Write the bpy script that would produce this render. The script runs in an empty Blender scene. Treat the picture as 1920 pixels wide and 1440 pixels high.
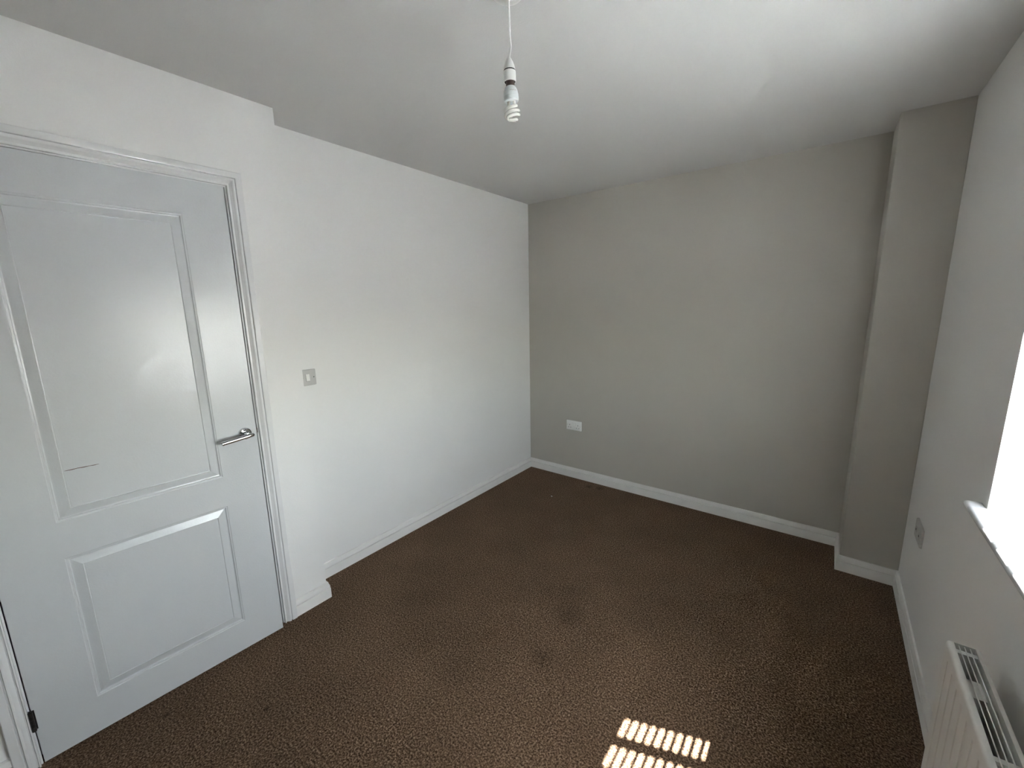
import bpy, bmesh, math, random
from mathutils import Vector, Matrix
random.seed(7)
S = bpy.context.scene
COL = S.collection
PI = math.pi

# ------------------------------------------------------------------ camera
cam_d = bpy.data.cameras.new('camera'); cam = bpy.data.objects.new('camera', cam_d); COL.objects.link(cam)
cam_d.sensor_width = 36.0; cam_d.lens = 777.46 / 1920 * 36.0
cam_d.clip_start = 0.02; cam_d.clip_end = 500
_yaw, _pit, _rol = -0.6559, -0.1845, -0.0192
_F = Vector((math.sin(_yaw)*math.cos(_pit), math.cos(_yaw)*math.cos(_pit), math.sin(_pit)))
_R = Vector((math.cos(_yaw), -math.sin(_yaw), 0)); _U = _R.cross(_F)
_R2 = _R*math.cos(_rol) + _U*math.sin(_rol); _U2 = -_R*math.sin(_rol) + _U*math.cos(_rol)
M = Matrix((( _R2.x, _U2.x, -_F.x, 2.2014), (_R2.y, _U2.y, -_F.y, -3.1374), (_R2.z, _U2.z, -_F.z, 1.5294), (0, 0, 0, 1)))
cam.matrix_world = M
S.camera = cam

# ------------------------------------------------------------------ light
SUN_DIR = Vector((-0.63, -0.224, -1.0)).normalized()      # direction the sunlight travels
w = bpy.data.worlds.new('sky'); S.world = w; w.use_nodes = True
nt = w.node_tree; nt.nodes.clear()
sky = nt.nodes.new('ShaderNodeTexSky'); sky.sky_type = 'NISHITA'; sky.sun_disc = False
sky.sun_elevation = math.asin(-SUN_DIR.z); sky.sun_rotation = math.atan2(-SUN_DIR.x, -SUN_DIR.y)
sky.air_density = 1.3; sky.dust_density = 1.4; sky.ozone_density = 1.0
hs = nt.nodes.new('ShaderNodeHueSaturation'); hs.inputs['Saturation'].default_value = 0.25
bg = nt.nodes.new('ShaderNodeBackground'); bg.inputs['Strength'].default_value = 1.0
wo = nt.nodes.new('ShaderNodeOutputWorld')
nt.links.new(sky.outputs[0], hs.inputs['Color']); nt.links.new(hs.outputs[0], bg.inputs[0]); nt.links.new(bg.outputs[0], wo.inputs[0])
sd = bpy.data.lights.new('sun', 'SUN'); sd.energy = 21; sd.angle = math.radians(0.53); sd.color = (1.0, 0.975, 0.955)
sun = bpy.data.objects.new('sun', sd); COL.objects.link(sun)
sun.rotation_euler = SUN_DIR.to_track_quat('-Z', 'Y').to_euler(); sun.location = (6, -1, 6)
pd = bpy.data.lights.new('window_portal', 'AREA'); pd.shape = 'RECTANGLE'; pd.size = 0.74; pd.size_y = 1.12
pd.cycles.is_portal = True
por = bpy.data.objects.new('window_portal', pd); COL.objects.link(por)
por.location = (2.772, -1.963, 1.27); por.rotation_euler = (0, PI/2, 0)   # faces -x

vs = S.view_settings
vs.view_transform = 'Standard'; vs.look = 'None'; vs.gamma = 1.0; vs.use_curve_mapping = False
vs.exposure = 3.70
S.cycles.max_bounces = 14; S.cycles.diffuse_bounces = 10; S.cycles.glossy_bounces = 4
S.cycles.transparent_max_bounces = 12; S.cycles.sample_clamp_indirect = 8.0
S.cycles.use_denoising = True

# ------------------------------------------------------------------ materials
def mat(name, col, rough=0.5, metal=0.0, bump=None, spec=None, coat=None, mottle=None):
    m = bpy.data.materials.new(name); m.use_nodes = True; t = m.node_tree
    b = t.nodes['Principled BSDF']
    b.inputs['Base Color'].default_value = (*col, 1); b.inputs['Roughness'].default_value = rough
    b.inputs['Metallic'].default_value = metal
    if spec is not None: b.inputs['Specular IOR Level'].default_value = spec
    if coat is not None:
        b.inputs['Coat Weight'].default_value = coat[0]; b.inputs['Coat Roughness'].default_value = coat[1]
    tc = t.nodes.new('ShaderNodeTexCoord')
    if mottle:
        n = t.nodes.new('ShaderNodeTexNoise'); n.inputs['Scale'].default_value = mottle[0]; n.inputs['Detail'].default_value = 4
        t.links.new(tc.outputs['Object'], n.inputs['Vector'])
        r = t.nodes.new('ShaderNodeValToRGB')
        r.color_ramp.elements[0].position = 0.3; r.color_ramp.elements[1].position = 0.7
        r.color_ramp.elements[0].color = (*[c*(1-mottle[1]) for c in col], 1); r.color_ramp.elements[1].color = (*col, 1)
        t.links.new(n.outputs[0], r.inputs[0]); t.links.new(r.outputs[0], b.inputs['Base Color'])
    if bump:
        n = t.nodes.new('ShaderNodeTexNoise'); n.inputs['Scale'].default_value = bump[0]; n.inputs['Detail'].default_value = 3
        t.links.new(tc.outputs['Object'], n.inputs['Vector'])
        bp = t.nodes.new('ShaderNodeBump'); bp.inputs['Strength'].default_value = bump[1]; bp.inputs['Distance'].default_value = bump[2]
        t.links.new(n.outputs[0], bp.inputs['Height']); t.links.new(bp.outputs[0], b.inputs['Normal'])
    return m

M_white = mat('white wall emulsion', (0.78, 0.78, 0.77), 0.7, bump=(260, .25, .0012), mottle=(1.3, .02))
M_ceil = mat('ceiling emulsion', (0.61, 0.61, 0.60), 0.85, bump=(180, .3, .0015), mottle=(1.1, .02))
M_grey = mat('warm grey wall emulsion', (0.47, 0.452, 0.41), 0.6, bump=(260, .25, .0012), mottle=(1.3, .03))
M_gloss = mat('white gloss woodwork paint', (0.76, 0.765, 0.765), 0.13, spec=.7, bump=(90, .10, .001), mottle=(9, .03))
M_skirt = mat('white satin skirting paint', (0.79, 0.785, 0.77), 0.35, bump=(120, .15, .001), mottle=(14, .04))
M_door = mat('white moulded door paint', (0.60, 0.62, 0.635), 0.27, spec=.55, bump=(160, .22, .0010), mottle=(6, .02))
M_chrome = mat('polished chrome', (0.66, 0.67, 0.69), 0.06, metal=1.0, mottle=(20, .03))
M_dark = mat('dark steel hinge', (0.09, 0.085, 0.08), 0.4, metal=0.8, mottle=(60, .3))
M_plast = mat('white moulded plastic', (0.80, 0.80, 0.78), 0.3, mottle=(8, .02))
M_platg = mat('pale grey switch plate', (0.52, 0.52, 0.51), 0.35, mottle=(30, .06))
M_platd = mat('grey wall plate', (0.50, 0.48, 0.46), 0.4, mottle=(60, .15))
M_hole = mat('dark slot', (0.02, 0.02, 0.02), 0.8, mottle=(60, .2))
M_upvc = mat('white plastic window frame', (0.80, 0.81, 0.82), 0.25, mottle=(5, .02))
M_sill = mat('white glossy sill board', (0.60, 0.605, 0.62), 0.25, bump=(60, .1, .0006), mottle=(20, .03))
M_rad = mat('white radiator enamel', (0.74, 0.735, 0.71), 0.35, bump=(200, .1, .0008), mottle=(20, .05))
M_radin = mat('radiator galvanised inside', (0.06, 0.058, 0.05), 0.55, mottle=(30, .5))
M_flex = mat('white flex', (0.78, 0.78, 0.76), 0.4, mottle=(50, .04))
M_bulb = mat('bulb ballast plastic', (0.62, 0.66, 0.67), 0.3, mottle=(40, .04))
M_tube = mat('frosted lamp glass tube', (0.84, 0.83, 0.78), 0.18, coat=(.4, .1), mottle=(60, .03))
M_black = mat('black gap and shade', (0.01, 0.01, 0.011), 0.6, mottle=(60, .3))
M_cap = mat('brown bulb collar', (0.20, 0.15, 0.145), 0.35, metal=.5, mottle=(60, .2))
M_scr = mat('brown scratch in paint', (0.17, 0.08, 0.06), 0.8, mottle=(300, .7))
M_brass = mat('dull brass valve', (0.45, 0.36, 0.2), 0.35, metal=1, mottle=(50, .2))
M_slat = mat('white coated aluminium slat', (0.72, 0.73, 0.74), 0.45, mottle=(12, .03))
M_ground = mat('outdoor paving', (0.48, 0.48, 0.48), 0.9, bump=(8, .3, .01), mottle=(2, .3))
M_brick = mat('outer wall render', (0.45, 0.40, 0.35), 0.9, mottle=(5, .2))

def glass():
    m = bpy.data.materials.new('window glass'); m.use_nodes = True; t = m.node_tree; t.nodes.clear()
    o = t.nodes.new('ShaderNodeOutputMaterial'); mx = t.nodes.new('ShaderNodeMixShader'); lw = t.nodes.new('ShaderNodeLayerWeight'); pw = t.nodes.new('ShaderNodeMath'); pw.operation = 'POWER'; pw.inputs[1].default_value = 5.0
    fr = t.nodes.new('ShaderNodeMapRange'); fr.inputs[3].default_value = .04; fr.inputs[4].default_value = .95
    tr = t.nodes.new('ShaderNodeBsdfTransparent'); gl = t.nodes.new('ShaderNodeBsdfGlossy')
    tr.inputs[0].default_value = (0.95, 0.97, 0.965, 1); gl.inputs['Roughness'].default_value = 0.02; lw.inputs[0].default_value = .5
    t.links.new(lw.outputs['Facing'], pw.inputs[0]); t.links.new(pw.outputs[0], fr.inputs[0])
    t.links.new(fr.outputs[0], mx.inputs[0]); t.links.new(tr.outputs[0], mx.inputs[1]); t.links.new(gl.outputs[0], mx.inputs[2])
    t.links.new(mx.outputs[0], o.inputs[0]); return m
M_glass = glass()

def carpet():
    m = bpy.data.materials.new('brown twist pile carpet'); m.use_nodes = True; t = m.node_tree; L = t.links
    b = t.nodes['Principled BSDF']; b.inputs['Roughness'].default_value = 0.95; b.inputs['Specular IOR Level'].default_value = 0.1
    b.inputs['Sheen Weight'].default_value = 0.0; b.inputs['Sheen Roughness'].default_value = 0.5
    b.inputs['Sheen Tint'].default_value = (0.9, 0.8, 0.72, 1)
    tc = t.nodes.new('ShaderNodeTexCoord')
    def noise(sc, det, rough=.6):
        n = t.nodes.new('ShaderNodeTexNoise'); n.inputs['Scale'].default_value = sc; n.inputs['Detail'].default_value = det
        n.inputs['Roughness'].default_value = rough; L.new(tc.outputs['Object'], n.inputs['Vector']); return n
    n1 = noise(150, 3, .7)
    v = t.nodes.new('ShaderNodeTexVoronoi'); v.inputs['Scale'].default_value = 190; L.new(tc.outputs['Object'], v.inputs['Vector'])
    r = t.nodes.new('ShaderNodeValToRGB'); e = r.color_ramp.elements
    e[0].position = .36; e[0].color = (0.034, 0.018, 0.010, 1); e[1].position = .66; e[1].color = (0.30, 0.207, 0.145, 1)
    k = e.new(.5); k.color = (0.120, 0.074, 0.045, 1)
    L.new(n1.outputs[0], r.inputs[0])
    # slow tread-wear variation
    n2 = noise(2.3, 4); r2 = t.nodes.new('ShaderNodeMapRange'); r2.inputs[1].default_value = .3; r2.inputs[2].default_value = .7
    r2.inputs[3].default_value = .84; r2.inputs[4].default_value = 1.12; L.new(n2.outputs[0], r2.inputs[0])
    cur = r2.outputs[0]
    geo = tc.outputs['Object']
    # old stains on the pile, and painted shade of dents by the skirting: x, y, radius, strength
    for (x, y, rad, st) in ((1.302, -1.513, .07, .32), (1.329, -1.813, .05, .28), (1.049, -1.848, .045, .25), (0.577, -1.829, .16, .16),
                            (0.366, -1.687, .14, .14), (0.681, -0.105, .03, .55), (0.770, -0.085, .03, .55), (1.2, -1.35, .05, .15),
                            (0.72, -1.15, .22, .14), (0.588, -2.655, .012, .6), (0.30, -2.90, .012, .5)):
        d = t.nodes.new('ShaderNodeVectorMath'); d.operation = 'DISTANCE'; L.new(geo, d.inputs[0]); d.inputs[1].default_value = (x, y, 0)
        mr = t.nodes.new('ShaderNodeMapRange'); mr.interpolation_type = 'SMOOTHSTEP'
        mr.inputs[1].default_value = 0; mr.inputs[2].default_value = rad*1.6; mr.inputs[3].default_value = 1-st*.8; mr.inputs[4].default_value = 1
        L.new(d.outputs['Value'], mr.inputs[0])
        mu = t.nodes.new('ShaderNodeMath'); mu.operation = 'MULTIPLY'; L.new(cur, mu.inputs[0]); L.new(mr.outputs[0], mu.inputs[1]); cur = mu.outputs[0]
    mix = t.nodes.new('ShaderNodeVectorMath'); mix.operation = 'SCALE'
    L.new(r.outputs[0], mix.inputs[0]); L.new(cur, mix.inputs['Scale']); L.new(mix.outputs[0], b.inputs['Base Color'])
    ad = t.nodes.new('ShaderNodeMath'); ad.operation = 'SUBTRACT'; L.new(n1.outputs[0], ad.inputs[0])
    m2 = t.nodes.new('ShaderNodeMath'); m2.operation = 'MULTIPLY'; m2.inputs[1].default_value = .4; L.new(v.outputs['Distance'], m2.inputs[0]); L.new(m2.outputs[0], ad.inputs[1])
    bp = t.nodes.new('ShaderNodeBump'); bp.inputs['Strength'].default_value = .9; bp.inputs['Distance'].default_value = .006
    L.new(ad.outputs[0], bp.inputs['Height']); L.new(bp.outputs[0], b.inputs['Normal'])
    return m
M_carpet = carpet()

# ------------------------------------------------------------------ helpers
def obj(name, bm, m, parent=None, smooth=False, loc=None, bevel=None):
    me = bpy.data.meshes.new(name)
    bmesh.ops.remove_doubles(bm, verts=bm.verts, dist=1e-6)
    bmesh.ops.recalc_face_normals(bm, faces=bm.faces)
    bm.to_mesh(me); bm.free()
    me.materials.append(m)
    if smooth:
        for p in me.polygons: p.use_smooth = True
        me.set_sharp_from_angle(angle=math.radians(smooth if smooth is not True else 40))
    o = bpy.data.objects.new(name, me); COL.objects.link(o)
    if loc: o.location = loc
    if parent: o.parent = parent
    if bevel:
        bv = o.modifiers.new('bevel', 'BEVEL'); bv.width = bevel; bv.segments = 3; bv.limit_method = 'ANGLE'
        for p in me.polygons: p.use_smooth = True
        me.set_sharp_from_angle(angle=math.radians(50))
    return o

def box(bm, x0, x1, y0, y1, z0, z1):
    v = [bm.verts.new((x, y, z)) for z in (z0, z1) for y in (y0, y1) for x in (x0, x1)]
    for f in ((0, 2, 3, 1), (4, 5, 7, 6), (0, 1, 5, 4), (2, 6, 7, 3), (0, 4, 6, 2), (1, 3, 7, 5)):
        bm.faces.new([v[i] for i in f])

def boxobj(name, dims, m, parent=None, bevel=None):
    bm = bmesh.new(); box(bm, *dims); return obj(name, bm, m, parent, bevel=bevel)

def empty(name, loc=(0, 0, 0), rz=0):
    o = bpy.data.objects.new(name, None); COL.objects.link(o); o.location = loc; o.rotation_euler = (0, 0, rz); o.empty_display_size = .1
    return o

def tag(o, label, cat, group=None):
    o['label'] = label; o['category'] = cat
    if group: o['group'] = group
    return o

def struct(o, label=None):
    o['kind'] = 'structure'
    if label: o['label'] = label
    return o

def lathe(bm, prof, n=32, c=(0, 0, 0), axis='Z'):
    """prof: list of (radius, height)"""
    rings = []
    for r, h in prof:
        if r < 1e-6:
            p = (0, 0, h) if axis == 'Z' else (h, 0, 0)
            rings.append([bm.verts.new((p[0]+c[0], p[1]+c[1], p[2]+c[2]))])
        else:
            ring = []
            for i in range(n):
                a = 2*PI*i/n; u, w_ = r*math.cos(a), r*math.sin(a)
                p = (u, w_, h) if axis == 'Z' else (h, u, w_)
                ring.append(bm.verts.new((p[0]+c[0], p[1]+c[1], p[2]+c[2])))
            rings.append(ring)
    for a, b in zip(rings, rings[1:]):
        if len(a) == 1 and len(b) == 1: continue
        for i in range(n):
            j = (i+1) % n
            if len(a) == 1: bm.faces.new((a[0], b[i], b[j]))
            elif len(b) == 1: bm.faces.new((a[i], a[j], b[0]))
            else: bm.faces.new((a[i], a[j], b[j], b[i]))

def tube(bm, pts, r, n=12, cap=True):
    pts = [Vector(p) for p in pts]; prev = None; rings = []
    for i, p in enumerate(pts):
        t = (pts[min(i+1, len(pts)-1)] - pts[max(i-1, 0)]).normalized()
        if prev is None:
            a = Vector((0, 0, 1)) if abs(t.z) < .9 else Vector((1, 0, 0))
            u = t.cross(a).normalized()
        else:
            u = (prev - t*prev.dot(t)).normalized()
        prev = u; v = t.cross(u); rr = r[i] if isinstance(r, (list, tuple)) else r
        rings.append([bm.verts.new(p + (u*math.cos(2*PI*k/n) + v*math.sin(2*PI*k/n))*rr) for k in range(n)])
    for a, b in zip(rings, rings[1:]):
        for k in range(n): bm.faces.new((a[k], a[(k+1) % n], b[(k+1) % n], b[k]))
    if cap: bm.faces.new(rings[0][::-1]); bm.faces.new(rings[-1])

def sweep(bm, a, b, nrm, up, prof, m0=0, m1=0):
    """profile (d along nrm, h along up) swept from a to b; m0/m1 = mitre slope per unit d (+ extends)"""
    a, b, nrm, up = Vector(a), Vector(b), Vector(nrm), Vector(up); t = (b-a).normalized()
    r0 = [bm.verts.new(a + nrm*d + up*h - t*m0*(d if not isinstance(m0, tuple) else 0)) for d, h in prof]
    r1 = [bm.verts.new(b + nrm*d + up*h + t*m1*d) for d, h in prof]
    n = len(prof)
    for i in range(n): bm.faces.new((r0[i], r0[(i+1) % n], r1[(i+1) % n], r1[i]))
    bm.faces.new(r0[::-1]); bm.faces.new(r1)

# ------------------------------------------------------------------ room dimensions
H = 2.4; W = 2.614; A = 0.1717; B = -2.1736; PX = 2.3635; PD = 0.2883
YB = -3.95                         # wall behind the camera
RV0, RV1 = -2.52, -1.407           # window reveal, near and far side
ZS, ZH = 0.922, 2.10               # sill top, window head
XO = 3.02                          # outer face of window wall
DZ = 2.032; DY0, DY1 = -3.2095, -2.404   # clear door opening in lining

# floor, ceiling
struct(boxobj('floor', (-.02, W+.02, YB-.02, .02, -.12, 0), M_carpet), 'mottled brown twist pile carpet')
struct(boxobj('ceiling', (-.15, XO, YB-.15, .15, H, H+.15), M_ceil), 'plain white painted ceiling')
# far grey wall
struct(boxobj('wall_far', (-.15, XO, 0, .15, -.12, H), M_grey), 'warm grey painted feature wall')
# boxed pier in the far right corner
struct(boxobj('wall_pier', (PX, W, -PD, 0, 0, H), M_grey, bevel=.0025), 'warm grey boxed-in pier in the corner')
# left wall (recessed length) and the thicker door wall
struct(boxobj('wall_left', (-.15, 0, YB-.15, 0, -.12, H), M_white), 'white painted wall with light switch')
bm = bmesh.new()
box(bm, 0.0, A, DY1+.018, B, 0, H); box(bm, 0.0, A, YB, DY0-.018, 0, H); box(bm, 0.0, A, DY0-.018, DY1+.018, DZ+.018, H)
dw = struct(obj('wall_door', bm, M_white), 'white painted wall around the door, standing forward of the recess')
struct(boxobj('wall_back', (-.15, XO, YB-.15, YB, -.12, H), M_grey), 'warm grey painted wall')
# window wall
bm = bmesh.new()
box(bm, W, XO, YB, RV0, -.12, H); box(bm, W, XO, RV1, 0, -.12, H)
box(bm, W, XO, RV0, RV1, -.12, ZS-.024); box(bm, W, XO, RV0, RV1, ZH, H)
struct(obj('wall_right', bm, M_white), 'white painted window wall')

# ------------------------------------------------------------------ skirting boards
SK = [(0, 0), (.0150, 0), (.0150, .0545), (.0145, .0560), (.0040, .0565), (.0040, .0598), (.0135, .0608), (.0130, .0700), (.0105, .0780), (.0082, .0835), (.0080, .0885), (.0060, .0900), (0, .0900)]
def skirt(name, a, b, n, m0, m1, label='white moulded skirting board'):
    bm = bmesh.new(); sweep(bm, (*a, 0), (*b, 0), (*n, 0), (0, 0, 1), SK, m0, m1)
    o = obj(name, bm, M_skirt); o.data.materials.clear(); o.data.materials.append(M_skirt)
    return struct(o, label)
skirt('baseboard_left', (0, B+.0), (0, 0), (1, 0), 0, -1)
skirt('baseboard_far', (0, 0), (PX, 0), (0, -1), -1, -1)
skirt('baseboard_pier_side', (PX, 0), (PX, -PD), (-1, 0), -1, 1)
skirt('baseboard_pier', (PX, -PD), (W, -PD), (0, -1), 1, -1)
skirt('baseboard_right', (W, -PD), (W, YB), (-1, 0), -1, -1)
skirt('baseboard_door_wall', (A, B), (A, DY1+.062), (1, 0), 1, 0)
skirt('baseboard_return', (0, B), (A, B), (0, 1), -1, 1)
skirt('baseboard_door_wall_near', (A, DY0-.062), (A, YB), (1, 0), 0, -1)
skirt('baseboard_back', (A, YB), (W, YB), (0, 1), -1, -1)

# ------------------------------------------------------------------ door lining and architrave (trim_1)
tr = struct(empty('trim_1', (A, DY1, 0)), 'white gloss door frame with stepped moulded architrave')
LT = .018
def lining(name, y0, y1, z0, z1):
    bm = bmesh.new(); box(bm, -A+.02, -.0005, y0-DY1, y1-DY1, z0, z1); return obj(name, bm, M_gloss, tr)
lining('door_lining', DY1, DY1+LT, 0, DZ+LT); lining('door_lining', DY0-LT, DY0, 0, DZ+LT); lining('door_lining', DY0, DY1, DZ, DZ+LT)
# stops behind the leaf
for nm, d in (('door_stop', (-A+.03, -.048, -.012, 0, 0, DZ)), ('door_stop', (-A+.03, -.048, DY0-DY1, DY0-DY1+.012, 0, DZ)), ('door_stop', (-A+.03, -.048, DY0-DY1+.012, -.012, DZ-.012, DZ))):
    bm = bmesh.new(); box(bm, *d); obj(nm, bm, M_gloss, tr)
# architrave profile: (height off wall, distance from inner edge outward)
AR = [(0, .005), (.0095, .005), (.0115, .0065), (.0115, .0095), (.0060, .0110), (.0060, .0145), (.0120, .0215), (.0160, .0255), (.0175, .0290), (.0175, .0320),
      (.0100, .0335), (.0100, .0365), (.0180, .0380), (.0185, .0400), (.0185, .0590), (.0170, .0610), (0, .0610)]
def arch(name, path):
    bm = bmesh.new(); rings = []
    for (y, z, oy, oz) in path:
        rings.append([bm.verts.new((d, y+oy*h-DY1, z+oz*h)) for d, h in AR])
    n = len(AR)
    for i in range(n): bm.faces.new((rings[0][i], rings[0][(i+1) % n], rings[1][(i+1) % n], rings[1][i]))
    bm.faces.new(rings[0][::-1]); bm.faces.new(rings[1])
    return obj(name, bm, M_gloss, tr)
arch('architrave', [(DY1, 0, 1, 0), (DY1, DZ, 1, 1)])
arch('architrave', [(DY1, DZ, 1, 1), (DY0, DZ, -1, 1)])
arch('architrave', [(DY0, 0, -1, 0), (DY0, DZ, -1, 1)])

# ------------------------------------------------------------------ door_1: leaf hinged at the left, a little ajar
TH = math.radians(2.2)
door = struct(empty('door_1', (A+.006, -3.2105+.0045, 0), -TH), 'white two-panel moulded door standing slightly ajar, chrome lever handle')
# local frame: y = along the leaf from the hinge, x = out of the leaf into the room
LW, Z0, Z1, T = .785, .006, 2.0255, .035
panels = [(.151, .6365, .839, 1.899), (.151, .6345, .1455, .7065)]
bm = bmesh.new()
ys = [0, .151, .6355, LW]; zs = [Z0, .1455, .7065, .839, 1.899, Z1]
for i in range(3):
    for j in range(5):
        if i == 1 and j in (1, 3): continue
        bm.faces.new([bm.verts.new((0, y, z)) for y, z in ((ys[i], zs[j]), (ys[i+1], zs[j]), (ys[i+1], zs[j+1]), (ys[i], zs[j+1]))])
# back and edges
for f in (((-T, 0, Z0), (-T, LW, Z0), (-T, LW, Z1), (-T, 0, Z1)), ((0, 0, Z0), (0, 0, Z1), (-T, 0, Z1), (-T, 0, Z0)), ((0, LW, Z0), (0, LW, Z1), (-T, LW, Z1), (-T, LW, Z0)),
          ((0, 0, Z0), (0, LW, Z0), (-T, LW, Z0), (-T, 0, Z0)), ((0, 0, Z1), (0, LW, Z1), (-T, LW, Z1), (-T, 0, Z1))):
    bm.faces.new([bm.verts.new(p) for p in f])
leaf = obj('door_leaf', bm, M_door, door)
PR = [(0, 0), (.0020, -.0018), (.0065, -.0024), (.0085, -.0070), (.0120, -.0078), (.0150, -.0070), (.0390, .0004), (.0402, -.0022), (.0420, -.0026), (.0440, -.0024)]
for (a0, a1, c0, c1) in ((.151, .6355, .839, 1.899), (.151, .6355, .1455, .7065)):
    bm = bmesh.new(); prev = None
    for ins, dep in PR:
        ring = [bm.verts.new((dep, y, z)) for y, z in ((a0+ins, c0+ins), (a1-ins, c0+ins), (a1-ins, c1-ins), (a0+ins, c1-ins))]
        if prev:
            for k in range(4): bm.faces.new((prev[k], prev[(k+1) % 4], ring[(k+1) % 4], ring[k]))
        prev = ring
    bm.faces.new(prev)
    obj('door_panel', bm, M_door, leaf)
# scratch on the upper panel
bm = bmesh.new()
sc = [(.196, 1.0105, .0006), (.212, 1.0100, .0013), (.228, 1.0108, .0010), (.243, 1.0098, .0014), (.257, 1.0100, .0008), (.268, 1.0092, .0012), (.281, 1.0096, .0004)]
for (s0, z0, h0), (s1, z1, h1) in zip(sc, sc[1:]):
    v = [bm.verts.new((x, s, z)) for x, s, z in ((-.0021, s0, z0-h0), (-.0021, s1, z1-h1), (-.0021, s1, z1+h1), (-.0021, s0, z0+h0))]
    bm.faces.new(v)
    v2 = [bm.verts.new((x, s, z)) for x, s, z in ((-.0034, s0, z0-h0*.3), (-.0034, s1, z1-h1*.3), (-.0034, s1, z1+h1*.3), (-.0034, s0, z0+h0*.3))]
    bm.faces.new(v2[::-1])
sco = obj('scratch', bm, M_scr, leaf); sco['label'] = 'thin brown scratch across the upper panel'
# hinges
for hz in (.180, 1.02, 1.86):
    bm = bmesh.new()
    for k in range(5):
        lathe(bm, [(0, 0), (.0052, 0), (.0058, .0008), (.0058, .0138), (.0052, .0146), (0, .0146)], 16, (.006, -.003, hz-.038+k*.0152))
    lathe(bm, [(0, 0), (.0035, 0), (.0045, .0025), (0, .004)], 12, (.006, -.003, hz+.038))
    box(bm, -.002, .0012, 0, .006, hz-.037, hz+.037)
    h = obj('hinge', bm, M_dark, door, smooth=35); h['label'] = 'dark steel hinge'
# handle: rose, neck, lever
RY, RZ = .738, 1.006
hd = bpy.data.objects.new('door_handle', None); COL.objects.link(hd); hd.parent = door; hd.location = (0, RY, RZ); hd['label'] = 'polished chrome lever handle'
bm = bmesh.new(); lathe(bm, [(0, 0), (.0262, 0), (.0265, .004), (.0250, .0085), (.0225, .0098), (.0215, .0088), (.0120, .0088), (0, .0088)], 40, (0, 0, 0), 'X'); obj('rose', bm, M_chrome, hd, smooth=35)
bm = bmesh.new(); lathe(bm, [(0, .008), (.0110, .008), (.0112, .014), (.0088, .018), (.0088, .044), (0, .046)], 28, (0, 0, 0), 'X'); obj('neck', bm, M_chrome, hd, smooth=35)
bm = bmesh.new()
tube(bm, [(.050, .0185, .0005), (.0505, .017, .0005), (.051, .0, -.0015), (.052, -.05, -.006), (.053, -.100, -.0105), (.053, -.1015, -.0106)], [.0072, .0088, .0092, .0092, .0090, .0075], 24)
obj('lever', bm, M_chrome, hd, smooth=40)
bm = bmesh.new(); box(bm, -.024, -.010, LW-.001, LW+.009, RZ-.009, RZ+.009); obj('latch_bolt', bm, M_dark, door)

# ------------------------------------------------------------------ window_1
win = struct(empty('window_1', (2.775, (RV0+RV1)/2, ZS)), 'white framed window')
HW = (RV1-RV0)/2; HH = ZH-ZS
def wpart(name, boxes, m, bevel=.003):
    bm = bmesh.new()
    for b_ in boxes: box(bm, *b_)
    return obj(name, bm, m, win, bevel=bevel)
fw = .05
wpart('window_frame', [(0, .06, -HW, -HW+fw, 0, HH)], M_upvc); wpart('window_frame', [(0, .06, HW-fw, HW, 0, HH)], M_upvc)
wpart('window_frame', [(0, .06, -HW+fw, HW-fw, 0, fw)], M_upvc); wpart('window_frame', [(0, .06, -HW+fw, HW-fw, HH-fw, HH)], M_upvc)
bm = bmesh.new(); box(bm, .026, .030, -HW+fw, HW-fw, fw, HH-fw); obj('window_pane', bm, M_glass, win)

# sill board with rounded nose and horn past the reveal
sl = struct(empty('trim_2', (W, RV1, ZS)), 'white window sill board with rounded nose')
bm = bmesh.new()
pr = [(2.775, ZS-.022), (W-.030, ZS-.022)]
for k in range(1, 8):
    a_ = -PI/2 - PI*k/8; pr.append((W-.030+.011*math.cos(a_)*.9, ZS-.011+.011*math.sin(a_)))
pr += [(W-.030, ZS), (2.775, ZS)]
def loft(bm, prof, y0, y1, clipx=None):
    q = [(min(x, clipx) if clipx else x, z) for x, z in prof]
    r0 = [bm.verts.new((x-W, y0-RV1, z-ZS)) for x, z in q]; r1 = [bm.verts.new((x-W, y1-RV1, z-ZS)) for x, z in q]
    n = len(q)
    for i in range(n): bm.faces.new((r0[i], r0[(i+1) % n], r1[(i+1) % n], r1[i]))
    bm.faces.new(r0[::-1]); bm.faces.new(r1)
loft(bm, pr, RV0, RV1)
obj('sill_board', bm, M_sill, sl, smooth=40)
bm = bmesh.new(); loft(bm, pr, RV1, RV1+.050, W); 
o = obj('sill_horn', bm, M_sill, sl, smooth=40, bevel=.004)
bm = bmesh.new(); loft(bm, pr, RV0-.050, RV0, W); obj('sill_horn', bm, M_sill, sl, smooth=40, bevel=.004)

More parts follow.
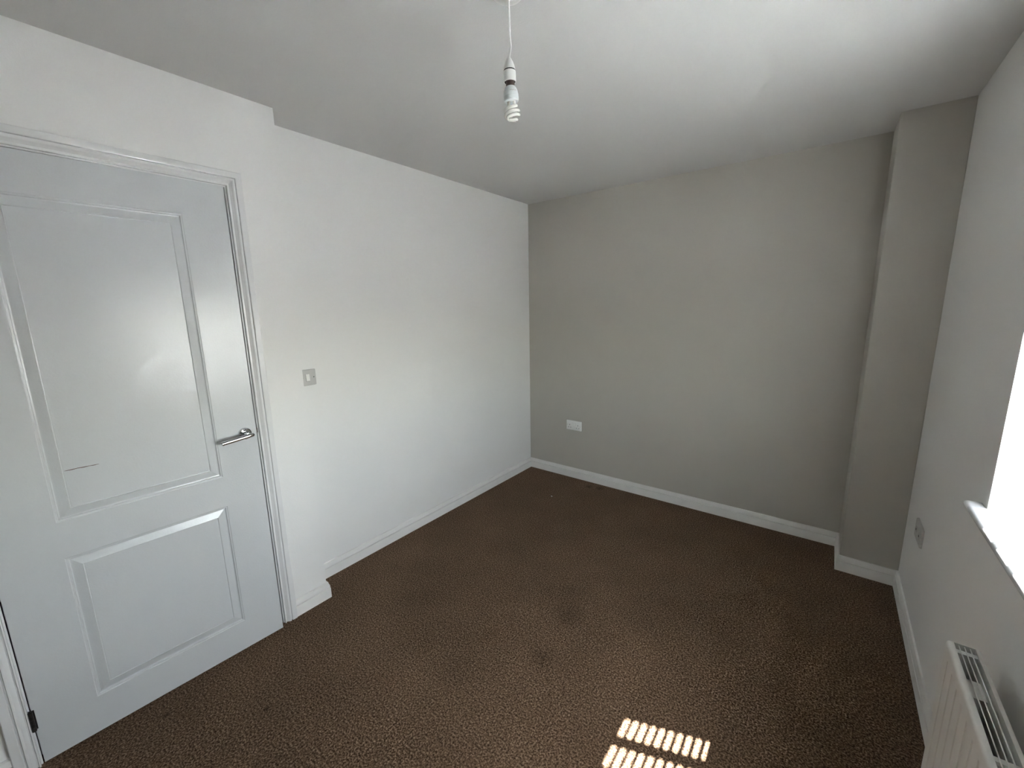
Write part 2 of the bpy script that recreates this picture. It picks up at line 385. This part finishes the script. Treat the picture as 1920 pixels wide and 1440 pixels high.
# slotted shutter hung just inside the frame: solid slats above, punched slats below
SX = 2.750; PZ = .046; PY = .1225; ZC0 = 1.608; YC0 = -1.537; SLW, SLH = .081, .0180
sh = tag(empty('window_shutter', (SX, RV1, ZS)), 'white slatted shutter with punched slots hanging in the window reveal', 'shutter')
ncol = 8; rows = 15
def slot_slat(zc):
    bm = bmesh.new(); N = 20
    hy, hz = PY/2, PZ/2-.0002
    for c in range(ncol):
        yc = YC0 - c*PY
        inner = []; outer = []
        for k in range(N):
            a_ = 2*PI*(k+.5)/N; ca, sa = math.cos(a_), math.sin(a_)
            r_ = SLH/2; cy = (SLW/2-r_)*(1 if ca > 0 else -1)
            inner.append((cy+r_*ca, r_*sa))
            s_ = min(hy/abs(ca) if abs(ca) > 1e-6 else 9, hz/abs(sa) if abs(sa) > 1e-6 else 9)
            outer.append((s_*ca, s_*sa))
        # corners: snap the nearest outer vertex to each corner
        for (qx, qz) in ((hy, hz), (-hy, hz), (-hy, -hz), (hy, -hz)):
            k = min(range(N), key=lambda i: (outer[i][0]-qx)**2 + (outer[i][1]-qz)**2); outer[k] = (qx, qz)
        vi = [bm.verts.new((0, yc-RV1+p, zc-ZS+q)) for p, q in inner]; vo = [bm.verts.new((0, yc-RV1+p, zc-ZS+q)) for p, q in outer]
        for k in range(N): bm.faces.new((vi[k], vi[(k+1) % N], vo[(k+1) % N], vo[k]))
    # plain ends of the slat
    for (ya, yb) in ((RV1-.002, YC0+PY/2), (YC0-(ncol-.5)*PY, RV0+.002)):
        if ya-yb > .001:
            bm.faces.new([bm.verts.new((0, y-RV1, z-ZS)) for y, z in ((ya, zc-hz), (yb, zc-hz), (yb, zc+hz), (ya, zc+hz))])
    return bm
for r_ in range(rows):
    o = obj('slat', slot_slat(ZC0-r_*PZ), M_slat, sh)
    sm = o.modifiers.new('sheet', 'SOLIDIFY'); sm.thickness = .0016; sm.offset = 0
z = ZC0+PZ/2
while z < ZH-.012:
    z1 = min(z+PZ-.0002, ZH-.004)
    bm = bmesh.new(); box(bm, -.004, .004, RV0+.002-RV1, -.002, z-ZS, z1-ZS); obj('slat', bm, M_slat, sh)
    z += PZ
bm = bmesh.new(); box(bm, -.006, .006, RV0+.002-RV1, -.002, .0005, ZC0-(rows-.5)*PZ-ZS); obj('bottom_bar', bm, M_slat, sh)

# ground outside, one storey down
struct(boxobj('ground', (XO-.4, 60, -40, 40, -3.2, -2.9), M_ground), 'paved ground outside')

# ------------------------------------------------------------------ radiator
RX0, RX1, RXB = 2.514, 2.527, 2.576; RY0, RY1 = -1.728, -2.528; RZ0, RZ1 = .075, .665
rad = tag(empty('radiator', (2.545, (RY0+RY1)/2, 0)), 'white double panel radiator with top grille, under the window sill', 'radiator')
oy = (RY0+RY1)/2; ox = 2.545
def rpart(name, bm, m, **k): return obj(name, bm, m, rad, **k)
def fluted_panel(xf, xb, sgn):
    """sheet panel, flutes on outer face; sgn -1: outer face toward -x"""
    bm = bmesh.new(); P = .0483; n = int((RY0-RY1-.02)/P)
    ys_ = [RY0]; dep = [0.0]
    y = RY0-.018
    while y > RY1+.018+P:
        for f, d in ((0, 0), (.40, 0), (.455, .010), (.545, .010), (.60, 0)):
            ys_.append(y-f*P); dep.append(d)
        y -= P
    ys_.append(RY1); dep.append(0)
    lev = [(RZ0, 0, 0), (RZ0+.012, 0, 0), (RZ0+.035, 1, 0), (.612, 1, 0), (.632, 0, 0), (RZ1-.010, 0, 0), (RZ1-.003, 0, .002), (RZ1, 0, .006)]
    grid = []
    for zz, fl, off in lev:
        grid.append([bm.verts.new((xf - sgn*(d*fl+off) - ox, yy-oy, zz)) for yy, d in zip(ys_, dep)])
    for a_, b_ in zip(grid, grid[1:]):
        for i in range(len(a_)-1): bm.faces.new((a_[i], a_[i+1], b_[i+1], b_[i]))
    # back sheet
    bk0 = [bm.verts.new((xb-ox, yy-oy, RZ0)) for yy in ys_]; bk1 = [bm.verts.new((xb-ox, yy-oy, RZ1)) for yy in ys_]
    for i in range(len(bk0)-1):
        bm.faces.new((bk0[i], bk0[i+1], bk1[i+1], bk1[i])); bm.faces.new((grid[-1][i], grid[-1][i+1], bk1[i+1], bk1[i])); bm.faces.new((grid[0][i], grid[0][i+1], bk0[i+1], bk0[i]))
    for e in (0, -1):
        bm.faces.new([g[e] for g in grid] + [bk1[e], bk0[e]])
    return bm
rpart('front_panel', fluted_panel(RX0, RX1, -1), M_rad, smooth=50)
rpart('back_panel', fluted_panel(RXB, 2.565, 1), M_rad, smooth=50)
for k, xx in enumerate((2.5355, 2.5455, 2.5555)):
    bm = bmesh.new(); tube(bm, [(xx-ox, RY0-.006-oy, .6625), (xx-ox, RY1+.006-oy, .6625)], .0013, 8); rpart('grille_bar', bm, M_rad, smooth=True)
# cross ties under the bars and convector fins
for dy, hw_, za, zb in ((.026, .007, .646, .6595), (.105, .030, .585, .6250), (.34, .006, .652, .6595), (.56, .030, .585, .6250), (.774, .007, .646, .6595)):
    y_ = RY0-dy; bm = bmesh.new(); box(bm, RX1-ox, 2.565-ox, y_-hw_-oy, y_+hw_-oy, za, zb)
    rpart('grille_tie', bm, M_rad)
for (yy0, yy1) in ((RY0-.12, RY0-.47), (RY0-.53, RY0-.76)):
    bm = bmesh.new(); n = int((yy0-yy1)/.012); pr_ = []
    for i in range(n):
        pr_.append((2.529 if (i//2) % 2 == 0 else 2.5455, yy0-i*.012))
    v0 = [bm.verts.new((x-ox, y-oy, .13)) for x, y in pr_]; v1 = [bm.verts.new((x-ox, y-oy, .60)) for x, y in pr_]
    for i in range(n-1): bm.faces.new((v0[i], v0[i+1], v1[i+1], v1[i]))
    o = rpart('convector_fin', bm, M_radin); sm = o.modifiers.new('sheet', 'SOLIDIFY'); sm.thickness = .0008
# end strip at the far end of the grille
bm = bmesh.new(); box(bm, RX1-.004-ox, 2.569-ox, -.003+RY0-oy, RY0-oy, .12, .6655); rpart('end_cover', bm, M_rad, bevel=.001)
bm = bmesh.new(); box(bm, RX1-.004-ox, 2.569-ox, RY1-oy, RY1+.003-oy, .12, .6655); rpart('end_cover', bm, M_rad, bevel=.001)
for yv in (RY0+.012, RY1-.012):
    bm = bmesh.new()
    sg = 1 if yv > RY0 else -1
    tube(bm, [(0, yv-oy-sg*.014, .10), (0, yv-oy+sg*.020, .10)], .009, 16); tube(bm, [(0, yv-oy+sg*.014, .105), (0, yv-oy+sg*.014, .0)], .0075, 16)
    lathe(bm, [(.010, .085), (.013, .09), (.013, .112), (.010, .14), (0, .142)], 20, (0, yv-oy+sg*.014, 0))
    rpart('valve', bm, M_brass, smooth=40)
# wall brackets carry it
for yb in (RY0-.15, RY1+.15):
    bm = bmesh.new(); box(bm, 2.572-ox, W-.002-ox, yb-.012-oy, yb+.012-oy, .15, .42); rpart('bracket', bm, M_rad)

# ------------------------------------------------------------------ electrical plates
def plate(bm, w_, h_, d_, r_=.004, seg=4):
    """rounded plate in the xz plane, facing -y, centre 0"""
    pts = []
    for cx, cz, a0 in ((w_/2-r_, h_/2-r_, 0), (-w_/2+r_, h_/2-r_, 90), (-w_/2+r_, -h_/2+r_, 180), (w_/2-r_, -h_/2+r_, 270)):
        for k in range(seg+1):
            a_ = math.radians(a0+90*k/seg); pts.append((cx+r_*math.cos(a_), cz+r_*math.sin(a_)))
    rings = []
    for ins, y_ in ((0, 0), (0, -d_*.6), (.0015, -d_*.9), (.003, -d_)):
        f = lambda p: (p[0]*(1-2*ins/w_), p[1]*(1-2*ins/h_))
        rings.append([bm.verts.new((f(p)[0], y_, f(p)[1])) for p in pts])
    n = len(pts)
    for a_, b_ in zip(rings, rings[1:]):
        for k in range(n): bm.faces.new((a_[k], a_[(k+1) % n], b_[(k+1) % n], b_[k]))
    bm.faces.new(rings[-1]); bm.faces.new(rings[0][::-1])
def rocker(parent, x, z, w_, h_, m=M_plast, y=-.009):
    bm = bmesh.new()
    v = [bm.verts.new(p) for p in ((-w_/2, 0, -h_/2), (w_/2, 0, -h_/2), (w_/2, 0, h_/2), (-w_/2, 0, h_/2), (-w_/2, -.0045, -h_/2), (w_/2, -.0045, -h_/2), (w_/2, -.0012, h_/2), (-w_/2, -.0012, h_/2))]
    for f in ((0, 1, 2, 3), (4, 5, 6, 7), (0, 1, 5, 4), (1, 2, 6, 5), (2, 3, 7, 6), (3, 0, 4, 7)): bm.faces.new([v[i] for i in f])
    return obj('rocker', bm, m, parent, loc=(x, y, z))
def screw(parent, x, z, m=M_hole, y=-.009, r=.0028):
    bm = bmesh.new(); lathe(bm, [(0, -.0006), (r*.8, -.0006), (r, 0), (r, .001), (0, .001)], 14, (0, 0, 0))
    bmesh.ops.rotate(bm, verts=bm.verts, cent=(0, 0, 0), matrix=Matrix.Rotation(PI/2, 3, 'X'))
    return obj('screw', bm, m, parent, loc=(x, y, z))

# light switch on the left wall (plate faces +x): local -y -> world +x
ls = tag(empty('light_switch', (0, -2.0685, 1.178), PI/2), 'pale grey square light switch with white rocker on the white wall past the door', 'switch')
bm = bmesh.new(); plate(bm, .086, .086, .009); obj('switch_plate', bm, M_platg, ls, smooth=35)
bm = bmesh.new(); box(bm, -.0133, .0073, -.0096, -.0088, -.019, .019); obj('rocker_surround', bm, M_hole, ls, loc=(0, 0, 0))
rocker(ls, -.0030, .0005, .0190, .0365, y=-.0094)
screw(ls, .0302, 0); screw(ls, -.0302, 0)

# double socket on the grey wall
sk = tag(empty('double_socket', (.4735, 0, .4855)), 'white double power socket low on the grey feature wall', 'socket')
bm = bmesh.new(); plate(bm, .148, .086, .0095); obj('socket_plate', bm, M_plast, sk, smooth=35)
for cx in (-.0405, .0400):
    for (dx, dz, w_, h_) in ((0, .0045, .0045, .0085), (-.0112, -.0185, .0068, .0045), (.0112, -.0185, .0068, .0045)):
        bm = bmesh.new(); box(bm, -w_/2, w_/2, -.0003, .004, -h_/2, h_/2)
        obj('pin_hole', bm, M_hole, sk, loc=(cx+dx, -.0095, dz))
for cx in (-.0125, .0135):
    bm = bmesh.new(); box(bm, -.0072, .0072, -.0002, .003, -.0112, .0112); obj('rocker_surround', bm, M_platg, sk, loc=(cx, -.0095, .013))
    rocker(sk, cx, .013, .0125, .020, y=-.0097)
screw(sk, -.064, .004, M_platg, y=-.0095, r=.0032); screw(sk, .0605, -.002, M_platg, y=-.0095, r=.0032)

# grey wall plate on the window wall (faces -x): local -y -> world -x
gp = tag(empty('wall_plate', (W, -.638, .478), -PI/2), 'grey double wall plate low on the window wall, beside the grey pier', 'wall plate')
bm = bmesh.new(); plate(bm, .150, .086, .009); obj('outlet_plate', bm, M_platd, gp, smooth=35)
for cx in (-.037, .037):
    bm = bmesh.new(); box(bm, -.013, .013, -.0015, .003, -.012, .012); obj('outlet_module', bm, M_platd, gp, loc=(cx, -.009, 0), bevel=.001)
    bm = bmesh.new(); box(bm, -.006, .006, -.0019, .001, -.005, .004); obj('outlet_port', bm, M_hole, gp, loc=(cx, -.009, 0))
screw(gp, -.064, 0, M_platg); screw(gp, .064, 0, M_platg)

# ------------------------------------------------------------------ pendant
PXc, PYc = 1.3947, -2.0749
pen = tag(empty('pendant_light', (PXc, PYc, H)), 'bare white pendant lampholder on a short white flex hanging from the ceiling', 'pendant light')
bm = bmesh.new(); lathe(bm, [(0, 0), (.050, 0), (.050, -.004), (.0475, -.012), (.041, -.0195), (.030, -.0235), (.012, -.0250), (.0055, -.031), (0, -.031)], 48)
obj('ceiling_rose', bm, M_plast, pen, smooth=35)
bm = bmesh.new()
fl = [(.0018, .0014, -.024), (.0020, .0015, -.05), (.0024, .0018, -.080), (.0030, .0023, -.122), (.0045, .0034, -.140), (.0043, .0033, -.147), (.0024, .0018, -.161), (.0008, .0004, -.172), (.0006, 0, -.180)]
def smooth_path(p, n=6):
    p = [Vector(q) for q in p]; out = []
    for i in range(len(p)-1):
        a_, b_, c_, d_ = p[max(i-1, 0)], p[i], p[i+1], p[min(i+2, len(p)-1)]
        for k in range(n):
            t_ = k/n; out.append(.5*((2*b_) + (-a_+c_)*t_ + (2*a_-5*b_+4*c_-d_)*t_*t_ + (-a_+3*b_-3*c_+d_)*t_**3))
    out.append(p[-1]); return out
tube(bm, smooth_path(fl), .0031, 12); obj('flex', bm, M_flex, pen, smooth=60)
# lampholder: slightly off plumb, as in the photo
RT = Vector((.7944, .6070, 0))           # horizontal axis the bulb leans along
def lean(angle): return Matrix.Rotation(angle, 4, Vector((-.6070, .7944, 0)))
lh = bpy.data.objects.new('lampholder', None); COL.objects.link(lh); lh.parent = pen; lh.scale = (.938,)*3; lh.location = (.0006, 0, -.1735); lh.rotation_euler = lean(-math.radians(1.5)).to_euler()
bm = bmesh.new(); lathe(bm, [(0, .002), (.0048, .0015), (.0075, -.003), (.0120, -.012), (.0155, -.021), (.0178, -.030), (.0183, -.0335), (0, -.0335)], 36); obj('holder_cap', bm, M_plast, lh, smooth=35)
bm = bmesh.new(); lathe(bm, [(0, -.033), (.0176, -.033), (.0176, -.0378), (0, -.0378)], 36); o = obj('holder_gap', bm, M_black, lh, smooth=35); o['label'] = 'dark gap round the lampholder'
bm = bmesh.new(); lathe(bm, [(.0150, -.0372), (.0188, -.0374), (.0191, -.0390), (.0191, -.0655), (.0186, -.0665), (.0168, -.0665), (.0168, -.0400), (.0150, -.0372)], 36); obj('holder_skirt', bm, M_plast, lh, smooth=35)
bm = bmesh.new(); lathe(bm, [(0, -.0500), (.01665, -.0500), (.01665, -.0655), (.0160, -.0655), (.0160, -.0505), (0, -.0505)], 36); obj('holder_shade_liner', bm, M_black, lh)  # black liner added to paint the shade inside the white skirt

bulb = tag(empty('spiral_bulb', (PXc+.0006+.0018, PYc+.0014, H-.1735-.0632), 0), 'white spiral energy saving bulb fitted in the pendant lampholder', 'light bulb')
bulb.scale = (.938,)*3; bulb.rotation_euler = lean(-math.radians(3.0)).to_euler()
bm = bmesh.new(); lathe(bm, [(0, .008), (.0130, .016), (.0132, .0), (.0135, -.0135), (0, -.0135)], 32); obj('bulb_cap', bm, M_cap, bulb, smooth=35)
bm = bmesh.new(); lathe(bm, [(0, -.012), (.0150, -.0125), (.0178, -.0165), (.0208, -.0235), (.0228, -.0330), (.0232, -.0400), (.0228, -.0402), (.0228, -.0410), (.0232, -.0412), (.0226, -.0500), (.0205, -.0525), (0, -.0525)], 40); obj('ballast', bm, M_bulb, bulb, smooth=30)
# faded print line on the ballast (arc facing the camera)
bm = bmesh.new(); an0 = math.atan2(-1.135, .857)
vv = []
for k in range(13):
    a_ = an0-.15+k*.085; zz = -.0290 - .0008*math.sin(k*1.7); r_ = .02235
    vv.append((bm.verts.new((r_*math.cos(a_), r_*math.sin(a_), zz-.0009)), bm.verts.new((r_*math.cos(a_)*.992, r_*math.sin(a_)*.992, zz+.0009))))
for a_, b_ in zip(vv, vv[1:]): bm.faces.new((a_[0], b_[0], b_[1], a_[1]))
o = obj('print_line', bm, M_platd, bulb); o['label'] = 'faded grey print on the bulb base'
# double spiral tube
bm = bmesh.new(); pts = []
R_, top, bot, turns = .0208, -.0690, -.1035, 3.0
def hel(phase, up):
    out = [(.0085*math.cos(phase), .0085*math.sin(phase), -.0500), (.0085*math.cos(phase), .0085*math.sin(phase), -.0585)]
    n = 90
    for k in range(n+1):
        f = k/n; a_ = phase - 2*PI*turns/2*f
        rr = R_ if f > .12 else .0085+(R_-.0085)*math.sin(f/.12*PI/2)
        if f > .90: rr = R_*(1-(f-.90)/.10*.55)
        zz = top+.004*(0 if f > .12 else (1-f/.12)) + (bot-top)*f
        out.append((rr*math.cos(a_), rr*math.sin(a_), zz))
    return out
h1 = hel(.6, 0); h2 = hel(.6+PI, 0)
path = h1 + [(0, 0, bot-.001)] + h2[::-1]
tube(bm, path, .0046, 14)
obj('spiral_tube', bm, M_tube, bulb, smooth=60)

# ------------------------------------------------------------------ tiny scrap on the carpet
bm = bmesh.new()
bmesh.ops.create_icosphere(bm, subdivisions=2, radius=.006)
for v in bm.verts: v.co = Vector((v.co.x*1.1, v.co.y*.7, max(v.co.z*.35, -.001)+.001)) * (1+.25*math.sin(v.co.x*900+v.co.y*700))
f_ = obj('paper_scrap', bm, M_plast, smooth=True, loc=(.519, -.449, 0.0015)); tag(f_, 'tiny white scrap lying on the brown carpet near the far corner', 'scrap')
